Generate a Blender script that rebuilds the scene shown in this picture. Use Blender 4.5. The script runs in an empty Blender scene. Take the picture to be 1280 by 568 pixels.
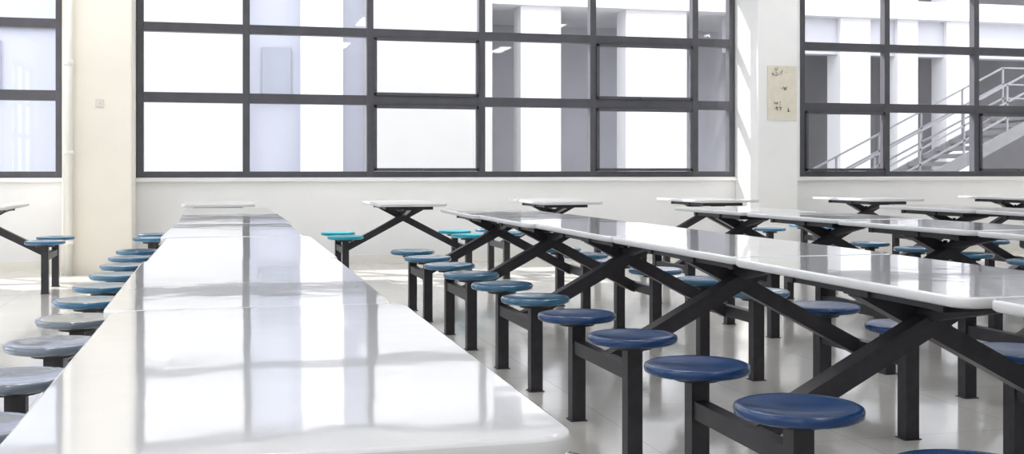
import bpy, bmesh, math, random
from mathutils import Vector, Matrix
random.seed(4)
scene = bpy.context.scene
COL = scene.collection
try:
    scene.view_settings.view_transform = 'Standard'
    scene.view_settings.look = 'None'
except Exception: pass

# ---------------------------------------------------------------- materials
def mat(name, col, rough=0.5, metal=0.0, noise=0.0, nscale=8.0, bump=0.0, bscale=20.0, coat=0.0, rvar=0.0, col2=None, spec=0.5, crough=0.06):
    m = bpy.data.materials.new(name); m.use_nodes = True
    nt = m.node_tree; b = nt.nodes['Principled BSDF']
    b.inputs['Base Color'].default_value = (*col, 1)
    b.inputs['Roughness'].default_value = rough
    b.inputs['Metallic'].default_value = metal
    b.inputs['Specular IOR Level'].default_value = spec
    b.inputs['Coat Weight'].default_value = coat
    b.inputs['Coat Roughness'].default_value = crough
    tc = nt.nodes.new('ShaderNodeTexCoord')
    if noise > 0 or col2 or rvar:
        n = nt.nodes.new('ShaderNodeTexNoise'); n.inputs['Scale'].default_value = nscale
        n.inputs['Detail'].default_value = 5
        nt.links.new(tc.outputs['Object'], n.inputs['Vector'])
        if noise > 0 or col2:
            r = nt.nodes.new('ShaderNodeValToRGB')
            c2 = col2 if col2 else tuple(c*(1-noise) for c in col)
            r.color_ramp.elements[0].color = (*c2, 1); r.color_ramp.elements[0].position = 0.35
            r.color_ramp.elements[1].color = (*col, 1); r.color_ramp.elements[1].position = 0.65
            nt.links.new(n.outputs['Fac'], r.inputs['Fac'])
            nt.links.new(r.outputs['Color'], b.inputs['Base Color'])
        if rvar:
            mr = nt.nodes.new('ShaderNodeMapRange')
            mr.inputs['To Min'].default_value = max(0.02, rough-rvar); mr.inputs['To Max'].default_value = rough+rvar
            nt.links.new(n.outputs['Fac'], mr.inputs['Value'])
            nt.links.new(mr.outputs['Result'], b.inputs['Roughness'])
    if bump > 0:
        n2 = nt.nodes.new('ShaderNodeTexNoise'); n2.inputs['Scale'].default_value = bscale; n2.inputs['Detail'].default_value = 2
        nt.links.new(tc.outputs['Object'], n2.inputs['Vector'])
        bp = nt.nodes.new('ShaderNodeBump'); bp.inputs['Strength'].default_value = bump; bp.inputs['Distance'].default_value = 0.02
        nt.links.new(n2.outputs['Fac'], bp.inputs['Height']); nt.links.new(bp.outputs['Normal'], b.inputs['Normal'])
        nt.links.new(bp.outputs['Normal'], b.inputs['Coat Normal'])
    return m

M_top   = mat('tabletop_laminate', (0.86,0.87,0.90), 0.07, noise=0.04, nscale=3, bump=0.04, bscale=4, coat=0.6, rvar=0.03, crough=0.03)
M_edge  = mat('tabletop_edge', (0.66,0.66,0.67), 0.35)
M_black = mat('black_painted_steel', (0.030,0.027,0.033), 0.40, noise=0.3, nscale=30)  # black lifted slightly in the colour to stand for haze
M_navy  = mat('navy_plastic', (0.008,0.055,0.19), 0.22, noise=0.25, nscale=6, rvar=0.06, coat=0.1)
M_teal  = mat('teal_plastic', (0.01,0.36,0.47), 0.3, noise=0.15, nscale=6)
M_blue  = mat('blue_plastic', (0.03,0.155,0.29), 0.16, noise=0.2, nscale=6, coat=0.45)
M_slate_glare = mat('slate_glare_plastic', (0.18,0.22,0.28), 0.14, noise=0.2, nscale=6, coat=0.6)  # near seats: window glare put into a paler base colour
M_wall  = mat('wall_plaster', (0.88,0.88,0.88), 0.75, noise=0.04, nscale=1.5, bump=0.05, bscale=60)
M_pill  = mat('pillar_paint', (0.90,0.85,0.75), 0.55, noise=0.05, nscale=2)
M_pill2 = mat('pillar_paint_white', (0.88,0.88,0.87), 0.55, noise=0.05, nscale=2)
M_ceil  = mat('ceiling_paint', (0.85,0.85,0.85), 0.9, noise=0.03)
M_frame = mat('window_aluminium', (0.085,0.085,0.10), 0.4, noise=0.15, nscale=10)  # base colour lightened in place of the haze around the windows
M_pipe  = mat('pipe_pvc', (0.88,0.86,0.80), 0.35, noise=0.03)
M_fac   = mat('facade_pale', (0.43,0.445,0.52), 0.8, noise=0.06, nscale=0.6)
M_fac2  = mat('facade_cream', (0.52,0.515,0.51), 0.8, noise=0.07, nscale=0.6)
M_col   = mat('facade_white', (0.72,0.72,0.74), 0.8, noise=0.03, nscale=1)
M_grey  = mat('facade_shade_grey', (0.50,0.50,0.55), 0.8, noise=0.1, nscale=1)  # gallery recess shade put into this grey; also used on the beam
M_recess_shade  = mat('recess_shade_dark', (0.22,0.215,0.23), 0.8, noise=0.2, nscale=1)  # deeper gallery shade put into the back wall colour
M_win   = mat('facade_window', (0.30,0.32,0.38), 0.5, noise=0.1, nscale=1)
M_yard  = mat('courtyard_concrete', (0.45,0.45,0.44), 0.8, noise=0.1, nscale=1)
M_flight= mat('stair_concrete', (0.22,0.22,0.23), 0.8, noise=0.1)
M_steel = mat('stair_steel', (0.25,0.25,0.27), 0.5, metal=0.2, noise=0.1)
M_ink   = mat('poster_ink', (0.06,0.055,0.05), 0.6, noise=0.1)
M_paper = mat('poster_paper', (0.76,0.72,0.60), 0.6, noise=0.08, nscale=12)
M_red   = mat('plastic_ivory', (0.75,0.72,0.65), 0.4, noise=0.02)

# floor : large polished tiles
M_floor = mat('polished_floor', (0.70,0.68,0.64), 0.13, rvar=0.05, nscale=2.5, bump=0.03, bscale=5, noise=0.08, coat=0.3)
nt = M_floor.node_tree; b = nt.nodes['Principled BSDF']
br = nt.nodes.new('ShaderNodeTexBrick'); br.offset = 0
br.inputs['Color1'].default_value = (0.78,0.76,0.72,1); br.inputs['Color2'].default_value = (0.74,0.72,0.68,1)
br.inputs['Mortar'].default_value = (0.58,0.56,0.52,1); br.inputs['Scale'].default_value = 1.0
br.inputs['Mortar Size'].default_value = 0.003; br.inputs['Brick Width'].default_value = 0.8; br.inputs['Row Height'].default_value = 0.8
tc = [n for n in nt.nodes if n.type == 'TEX_COORD'][0]
nt.links.new(tc.outputs['Object'], br.inputs['Vector']); nt.links.new(br.outputs['Color'], b.inputs['Base Color'])

# glass
M_glass = bpy.data.materials.new('window_glass'); M_glass.use_nodes = True
nt = M_glass.node_tree; nt.nodes.clear()
o = nt.nodes.new('ShaderNodeOutputMaterial'); mx = nt.nodes.new('ShaderNodeMixShader')
tr = nt.nodes.new('ShaderNodeBsdfTransparent'); gl = nt.nodes.new('ShaderNodeBsdfGlossy'); gl.inputs['Roughness'].default_value = 0.02
mx.inputs['Fac'].default_value = 0.06
tr.inputs['Color'].default_value = (0.97,0.97,0.98,1)
nt.links.new(tr.outputs[0], mx.inputs[1]); nt.links.new(gl.outputs[0], mx.inputs[2]); nt.links.new(mx.outputs[0], o.inputs['Surface'])

M_fill = bpy.data.materials.new('fill_emitter'); M_fill.use_nodes = True
b = M_fill.node_tree.nodes['Principled BSDF']; b.inputs['Emission Color'].default_value = (0.98,0.985,1.0,1); b.inputs['Emission Strength'].default_value = 20  # emitter of the added fill fixtures

# ---------------------------------------------------------------- mesh helpers
def bm_box(bm, x0,x1,y0,y1,z0,z1, mi=0):
    r = bmesh.ops.create_cube(bm, size=1.0)
    vs = r['verts']
    for v in vs:
        v.co = Vector((x0+(v.co.x+.5)*(x1-x0), y0+(v.co.y+.5)*(y1-y0), z0+(v.co.z+.5)*(z1-z0)))
    for f in {f for v in vs for f in v.link_faces}: f.material_index = mi
    return vs

def bm_beam(bm, a, b2, w, h, mi=0, up=Vector((0,0,1))):
    """square tube from a to b"""
    a=Vector(a); b2=Vector(b2); d=(b2-a); L=d.length; d.normalize()
    if abs(d.dot(up))>0.99: up=Vector((0,1,0))
    s=d.cross(up).normalized(); u=s.cross(d).normalized()
    r = bmesh.ops.create_cube(bm, size=1.0); vs=r['verts']
    mid=(a+b2)/2
    for v in vs:
        c=v.co.copy(); v.co = mid + d*(c.x*L) + s*(c.y*w) + u*(c.z*h)
    for f in {f for v in vs for f in v.link_faces}: f.material_index = mi

def bm_cyl(bm, x,y,z0,z1,r, seg=20, mi=0, r2=None):
    res = bmesh.ops.create_cone(bm, cap_ends=True, segments=seg, radius1=r, radius2=r if r2 is None else r2, depth=z1-z0)
    for v in res['verts']: v.co += Vector((x,y,(z0+z1)/2))
    for f in {f for v in res['verts'] for f in v.link_faces}:
        f.material_index = mi; f.smooth = len(f.verts)==4

def finish(bm, name, mats, bevel=0, link=True, parent=None):
    me = bpy.data.meshes.new(name); bmesh.ops.recalc_face_normals(bm, faces=bm.faces[:]); bm.to_mesh(me); bm.free()
    for m in mats: me.materials.append(m)
    if not link: return me
    ob = bpy.data.objects.new(name, me); COL.objects.link(ob)
    if bevel:
        md = ob.modifiers.new('bevel','BEVEL'); md.width=bevel; md.segments=2; md.limit_method='ANGLE'
    if parent: ob.parent = parent
    return ob

def empty(name, loc=(0,0,0), rz=0):
    e = bpy.data.objects.new(name, None); e.location=loc; e.rotation_euler=(0,0,rz); e.empty_display_size=.2; COL.objects.link(e); return e

# ---------------------------------------------------------------- table unit meshes (one X-frame, 4 stools)
TH = 0.75; SH = 0.45; SR = 0.165
def make_top(L, W=0.63, t=0.028, r=0.05):
    bm = bmesh.new()
    pts=[]
    for cx,cy,a0 in ((W/2-r,L/2-r,0),(-W/2+r,L/2-r,90),(-W/2+r,-L/2+r,180),(W/2-r,-L/2+r,270)):
        for i in range(9):
            a=math.radians(a0+i*90/8); pts.append((cx+r*math.cos(a), cy+r*math.sin(a)))
    def ring(ins,z): 
        sx=(W/2-ins)/(W/2); sy=(L/2-ins)/(L/2)
        return [bm.verts.new((x*sx,y*sy,z-TH)) for x,y in pts]
    rings=[ring(0.006,TH-t), ring(0,TH-t+0.005), ring(0,TH-0.005), ring(0.0015,TH-0.0015), ring(0.005,TH)]
    n=len(pts)
    for k in range(4):
        for i in range(n):
            f=bm.faces.new((rings[k][i],rings[k][(i+1)%n],rings[k+1][(i+1)%n],rings[k+1][i])); f.smooth=True; f.material_index=1 if k<2 else 0
    bm.faces.new(rings[4]); f=bm.faces.new(rings[0][::-1]); f.material_index=1
    return finish(bm,'tabletop',[M_top,M_edge],link=False)

def make_frame(sp, W=0.63, off=(0.26,0.26)):
    bm = bmesh.new()
    hs=sp/2; xs=(-(W/2+off[0]), W/2+off[1])
    BZ=0.31
    for x in xs:
        for y in (-hs,hs):
            bm_box(bm, x-.029,x+.029,y-.029,y+.029,0.0,SH-.045)
            bm_box(bm, x-.036,x+.036,y-.036,y+.036,0.0,0.004)
            bm_cyl(bm, x,y,SH-.05,SH-.03,.075,seg=16)
        bm_beam(bm,(x,-hs,BZ),(x,hs,BZ),.045,.055)
    # X-frame : twin diagonals offset so they pass side by side
    for dy,(xa,sgn) in ((-0.032,(xs[0],1)),(0.032,(xs[1],-1))):
        bm_beam(bm,(xa,dy,BZ-.01),(sgn*0.19,dy,TH-.045),.06,.07, up=Vector((0,1,0)))
    bm_cyl(bm,0,0,0.60,0.66,.012,seg=10)
    # under-top rails
    bm_beam(bm,(-.22,0,TH-.05),(.22,0,TH-.05),.13,.03)
    bm_beam(bm,(-.19,-.42,TH-.048),(-.19,.42,TH-.048),.04,.03)
    bm_beam(bm,(.19,-.42,TH-.048),(.19,.42,TH-.048),.04,.03)
    for y in (-.4,.4): bm_beam(bm,(-.22,y,TH-.05),(.22,y,TH-.05),.04,.028)
    # slanted struts from the X centre toward table ends
    for sg in (-1,1):
        bm_beam(bm,(0,0,0.62),(0,sg*.40,TH-.05),.04,.04)
    me = finish(bm,'steel_frame',[M_black],link=False)
    return me, xs, hs

def make_seat(m):
    bm=bmesh.new()
    prof=[(0.0,-.014),(0.05,-.013),(0.10,-.008),(0.14,-.002),(0.155,0.0),(0.163,-.004),(SR,-.012),(0.163,-.024),(0.152,-.030),(0.0,-.030)]
    seg=40; rings=[]
    for r,z in prof:
        if r==0: rings.append([bm.verts.new((0,0,SH+z))])
        else: rings.append([bm.verts.new((r*math.cos(2*math.pi*i/seg),r*math.sin(2*math.pi*i/seg),SH+z)) for i in range(seg)])
    for a,b2 in zip(rings,rings[1:]):
        for i in range(seg):
            j=(i+1)%seg
            if len(a)==1: f=bm.faces.new((a[0],b2[i],b2[j]))
            elif len(b2)==1: f=bm.faces.new((a[i],b2[0],a[j]))
            else: f=bm.faces.new((a[i],b2[i],b2[j],a[j]))
            f.smooth=True
    return finish(bm,'stool_seat',[m],link=False)
seat_me={k:make_seat(m) for k,m in (('navy',M_navy),('teal',M_teal),('blue',M_blue),('slate_glare',M_slate_glare))}
top_a=make_top(1.27); fr_a=make_frame(0.65)
top_l=make_top(1.345); fr_l=make_frame(0.68, off=(0.33,0.20))

def table(X,Y,seat='navy',kind='a',rz=0.0):
    e=empty('canteen_table_with_stools',(X,Y,0),rz)
    tm=top_a if kind=='a' else top_l
    fm,xs,hs = fr_a if kind=='a' else fr_l
    for n,me in (('tabletop',tm),('steel_frame',fm)):
        ob=bpy.data.objects.new(n,me); ob.parent=e; COL.objects.link(ob)
        if n=='tabletop':
            ob.location=(0,0,TH); ob.rotation_euler=(math.radians(random.uniform(-.25,.25)),math.radians(random.uniform(-.2,.2)),0)
    i=1
    for x in xs:
        for y in (-hs,hs):
            ob=bpy.data.objects.new('stool_seat_%d'%i,seat_me[seat]); ob.location=(x,y,0); ob.parent=e; COL.objects.link(ob); i+=1
    return e

# row 1 (camera stands at its end)
for k in range(6):
    table(0.09+random.uniform(-.012,.012)*(k>0), 1.905+1.36*k, 'slate_glare' if k<3 else 'blue','l', math.radians(random.uniform(-.8,.8)))
# row 2..5
for ri,X in enumerate((2.02,3.94,5.86,7.78)):
    for k in range(-1,5):
        if ri>=2 and k<0: continue
        table(X+random.uniform(-.03,.03), 2.98+1.3*k, 'navy' if (ri<1 and k<2) else 'blue','a', math.radians(random.uniform(-.6,.6)))
# back rows beside the windows
table(-1.98,10.75,'blue'); table(0.02,11.0,'blue'); table(1.72,10.85,'teal')
table(3.30,11.1,'blue'); table(5.0,11.2,'blue'); table(6.9,11.2,'blue'); table(8.8,11.2,'blue')

# ---------------------------------------------------------------- room shell
XL,XR,YB,YW,ZC = -4.2,13.5,-4.5,12.9,4.1
T=0.24
def box_obj(name,x0,x1,y0,y1,z0,z1,m,bevel=0,parent=None):
    bm=bmesh.new(); bm_box(bm,x0,x1,y0,y1,z0,z1); return finish(bm,name,[m],bevel,parent=parent)
box_obj('floor',XL-T,XR+T,YB-T,YW+T,-.1,0,M_floor)
box_obj('ceiling',XL-T,XR+T,YB-T,YW+T,ZC,ZC+.15,M_ceil)
SILL=0.97; HEAD=3.42
W_SEC=[(-3.9,-1.57),(-0.83,6.15),(7.02,13.2)]
bm=bmesh.new()
bm_box(bm,XL-T,XR+T,YW,YW+T,0,SILL); bm_box(bm,XL-T,XR+T,YW,YW+T,HEAD,ZC)
edges=[XL-T]+[v for s in W_SEC for v in s]+[XR+T]
for i in range(0,len(edges),2): bm_box(bm,edges[i],edges[i+1],YW,YW+T,SILL,HEAD)
finish(bm,'wall_far',[M_wall])
# unseen left wall; large openings added to let light in from the left
bm=bmesh.new()
bm_box(bm,XL-T,XL,YB,YW,0,.9); bm_box(bm,XL-T,XL,YB,YW,3.5,ZC)
LW=[(-3.8,-.4),(.2,3.8),(4.4,8.0),(8.6,12.2)]
ed=[YB]+[v for s in LW for v in s]+[YW]
for i in range(0,len(ed),2): bm_box(bm,XL-T,XL,ed[i],ed[i+1],.9,3.5)
finish(bm,'wall_left',[M_wall])
box_obj('wall_right',XR,XR+T,YB,YW,0,ZC,M_wall)
box_obj('wall_rear',XL-T,XR+T,YB-T,YB,0,ZC,M_wall)
box_obj('baseboard_far',XL,XR,YW-.015,YW,0,.1,M_pipe)
box_obj('trim_1',XL,XR,YW-.05,YW,SILL-.045,SILL-.012,M_wall,0.004)

def window(idx,x0,x1,verts,sashes,y=YW+.06):
    p=empty('window_%d'%idx,((x0+x1)/2,y,2.2))
    bm=bmesh.new(); cx=(x0+x1)/2
    d=0.05
    for z,h in ((1.0,.075),(1.84,.11),(2.60,.10),(3.38,.08)):
        bm_box(bm,x0-cx,x1-cx,-d,d,z-h/2-2.2,z+h/2-2.2)
    for v in verts:
        w=.075
        a=max(x0,v-w/2); c=min(x1,v+w/2)
        bm_box(bm,a-cx,c-cx,-d-.004,d+.004,SILL-2.2,HEAD-2.2)
    for a,c,z0,z1 in sashes:
        for (q0,q1,r0,r1) in ((a,c,z0,z0+.035),(a,c,z1-.035,z1),(a,a+.035,z0,z1),(c-.035,c,z0,z1)):
            bm_box(bm,q0-cx,q1-cx,-d-.025,-d+.02,r0-2.2,r1-2.2)
        bm_box(bm,(a+c)/2-.05-cx,(a+c)/2+.05-cx,-d-.045,-d-.02,z0+.005-2.2,z0+.03-2.2)
    finish(bm,'frame',[M_frame],0.004,parent=p)
    bm=bmesh.new(); bm.faces.new([bm.verts.new(c) for c in ((x0-cx+.01,.02,SILL-2.2),(x1-cx-.01,.02,SILL-2.2),(x1-cx-.01,.02,HEAD-2.2),(x0-cx+.01,.02,HEAD-2.2))]); finish(bm,'glass',[M_glass],parent=p)
window(1,-3.9,-1.57,[-3.87,-2.9,-1.6],[])
window(2,-.83,6.15,[-.79,.322,1.682,2.975,4.324,5.628,6.11],
       [(1.722,2.935,1.04,1.785),(1.722,2.935,1.895,2.55),(4.364,5.588,1.04,1.785),(4.364,5.588,1.895,2.55)])
window(3,7.02,13.2,[7.06,8.25,9.56,10.87,12.18,13.16],[(7.1,8.21,1.04,1.785),(9.6,10.83,1.04,1.785)])
for i,(a,c) in enumerate(LW):  # frames for the added openings in the unseen left wall
    p=empty('window_%d'%(4+i),(XL-.12,(a+c)/2,2.2)); bm=bmesh.new(); cy=(a+c)/2
    for z in (.93,1.84,2.6,3.46): bm_box(bm,-.04,.04,a-cy,c-cy,z-.04-2.2,z+.04-2.2)
    for k in range(4):
        y=a+.04+(c-a-.08)*k/3-cy; bm_box(bm,-.044,.044,y-.04,y+.04,.9-2.2,3.5-2.2)
    finish(bm,'frame',[M_frame],parent=p)

# pillars
def pillar(x0,x1,m,pipe=None):
    p=empty('pillar',((x0+x1)/2,12.6,0)); cx=(x0+x1)/2
    bm=bmesh.new(); bm_box(bm,x0-cx,x1-cx,-.3,.298,0,ZC); finish(bm,'shaft',[m],0.012,parent=p)
    bm=bmesh.new(); bm_box(bm,x0-cx-.012,x1-cx+.012,-.312,.298,0,.10); finish(bm,'plinth',[m],0.004,parent=p)
    return p
pillar(-1.50,-.83,M_pill); pillar(6.15,6.67,M_pill2)
p=empty('drain_pipe',(-1.43,12.24,0)); bm=bmesh.new(); bm_cyl(bm,0,0,0,ZC,.04)
for z in (.3,1.2,2.1,3.0,3.8): bm_cyl(bm,0,0,z,z+.05,.05)
finish(bm,'pipe',[M_pipe],parent=p)
p=empty('wall_outlet',(-1.14,12.295,1.73)); bm=bmesh.new(); bm_box(bm,-.04,.04,-.012,0,-.04,.04); bm_cyl(bm,0,-.014,-.012,.012,.008)
finish(bm,'faceplate',[M_red],0.004,parent=p)
# poster with ink drawing on second pillar
p=empty('wall_poster',(6.46,12.296,1.96)); bm=bmesh.new(); bm_box(bm,-.19,.19,-.006,0,-.32,.32,0)
rr=random.Random(9)
for x0,zc,n,s,v in ((-.03,.22,9,.09,.03),(.02,.05,7,.035,.02),(-.05,-.16,14,.04,.055),(.08,-.2,5,.03,.02),(-.08,.27,3,.03,.01)):
    for i in range(n):
        a=Vector((x0+rr.uniform(-s,s),-.008,zc+rr.uniform(-v,v))); ang=rr.uniform(0,3.1); l=rr.uniform(.015,.045)
        bm_beam(bm,a,a+Vector((math.cos(ang)*l,0,math.sin(ang)*l)),.002,rr.uniform(.008,.018),1,up=Vector((0,1,0)))
finish(bm,'sheet',[M_paper,M_ink],parent=p)

# unseen ceiling fixtures, added to brighten the room
for x in (-1.0,2.9,6.8,10.6):
    for y in (-1.5,3,7.5,11):
        p=empty('ceiling_fill_light',(x,y,ZC)); bm=bmesh.new(); bm_box(bm,-.16,.16,-.62,.62,-.07,0); finish(bm,'housing',[M_ceil],.01,parent=p)
        bm=bmesh.new(); bm_box(bm,-.13,.13,-.58,.58,-.085,-.07); finish(bm,'fill_panel',[M_fill],parent=p)

# ---------------------------------------------------------------- exterior
box_obj('courtyard_ground',-40,45,YW+T,45,-.15,-.02,M_yard)
e=empty('neighbouring_building',(0,0,0))
def part(name,x0,x1,y0,y1,z0,z1,m): return box_obj(name,x0,x1,y0,y1,z0,z1,m,parent=e)
# pale left wing with windows
part('wing_wall',-14,2.5,20.0,24,-.1,7.5,M_fac)
part('wing_wall_cream',2.5,4.7,19.6,24,-.1,7.5,M_fac2)
part('wing_wall_bright_bay',-2.3,.45,19.7,20,-.1,7.5,M_fac2)
bm=bmesh.new()
for wx,wy in ((-10,20),(-7,20),(-3.6,20),(1.0,20)):
    for wz in (2.35,5.0):
        bm_box(bm,wx-.24,wx+.24,wy-.05,wy+.02,wz,wz+.8)
        bm_box(bm,wx-.30,wx+.30,wy-.12,wy+.02,wz-.08,wz)
for z in (3.35,6.6): bm_box(bm,-14,-2.3,19.9,20.02,z,z+.07)
finish(bm,'wing_windows',[M_win],parent=e)
part('wing_pier',1.4,2.1,19.7,20,-.1,7.5,M_col)
# gallery
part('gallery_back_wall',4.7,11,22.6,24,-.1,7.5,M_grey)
part('gallery_back_wall_shaded',11,26,24,24.5,-.1,7.5,M_recess_shade)
part('gallery_slab',4.7,26,19.7,24,4.0,4.35,M_col)
part('gallery_roof',4.7,26,19.5,24.5,7.3,7.6,M_col)
for i,(a,c) in enumerate(((5.3,6.05),(7.3,8.5),(11.7,12.35),(12.95,13.4),(14.05,14.7),(17,17.7),(20,20.7))):
    part('column_%d'%(i+1),a,c,19.9,20.4,-.1,7.3,M_col)
part('gallery_beam',9.4,26,20.0,20.3,3.3,4.0,M_grey)
# outside stair
s=empty('outdoor_staircase',(9.6,17.3,-.02))
bm=bmesh.new(); n=15; RI=.135
for i in range(n):
    bm_box(bm,i*.28,(i+1)*.28+.02,-.6,.6,i*RI+.06,(i+1)*RI,0)
bm_beam(bm,(0,-.6,.02),(n*.28,-.6,n*RI),.06,.2); bm_beam(bm,(0,.6,.02),(n*.28,.6,n*RI),.06,.2)
bm_box(bm,n*.28,n*.28+2,-.6,.6,n*RI-.12,n*RI)
for x in (n*.28+.1,n*.28+1.9): bm_box(bm,x-.06,x+.06,-.5,-.38,-.1,n*RI-.1)
finish(bm,'flight',[M_flight],parent=s)
bm=bmesh.new()
for y in (-.6,.6):
    for h in (.35,.6,.9):
        bm_beam(bm,(0,y,h),(n*.28,y,n*RI+h),.03,.03)
        bm_beam(bm,(n*.28,y,n*RI+h),(n*.28+2,y,n*RI+h),.03,.03)
    for i in range(0,n+1,3): bm_beam(bm,(i*.28,y,i*RI),(i*.28,y,i*RI+.9),.03,.03)
finish(bm,'handrail',[M_steel],parent=s)

# ---------------------------------------------------------------- light
w=bpy.data.worlds.new('sky'); scene.world=w; w.use_nodes=True
bg=w.node_tree.nodes['Background']; bg.inputs['Color'].default_value=(0.94,0.965,1.0,1); bg.inputs['Strength'].default_value=3.5
sl=bpy.data.lights.new('sun','SUN'); sl.energy=10; sl.angle=math.radians(1.5); sl.color=(1,0.96,0.90)
so=bpy.data.objects.new('sun',sl); COL.objects.link(so)
d=Vector((0.95,-1.0,-1.15)); so.rotation_euler=d.to_track_quat('-Z','Y').to_euler(); so.location=(0,20,15)
# sky portals at the windows
def portal(name,loc,rot,sx,sy):
    l=bpy.data.lights.new(name,'AREA'); l.shape='RECTANGLE'; l.size=sx; l.size_y=sy; l.cycles.is_portal=True
    o=bpy.data.objects.new(name,l); o.location=loc; o.rotation_euler=rot; COL.objects.link(o)
for i,(a,c) in enumerate(W_SEC): portal('sky_portal_%d'%i,((a+c)/2,YW+.3,2.2),(math.radians(-90),0,0),c-a,2.45)
for i,(a,c) in enumerate(LW): portal('sky_portal_left_%d'%i,(XL-.3,(a+c)/2,2.2),(0,math.radians(-90),0),2.6,c-a)

# ---------------------------------------------------------------- camera
cam=bpy.data.cameras.new('camera'); co=bpy.data.objects.new('camera',cam); COL.objects.link(co)
co.location=(0,0,1.05); co.rotation_euler=(math.radians(90),0,math.radians(-14.47))
cam.sensor_width=36; cam.lens=40.33; cam.shift_y=-71/1280; cam.clip_start=.05
scene.camera=co
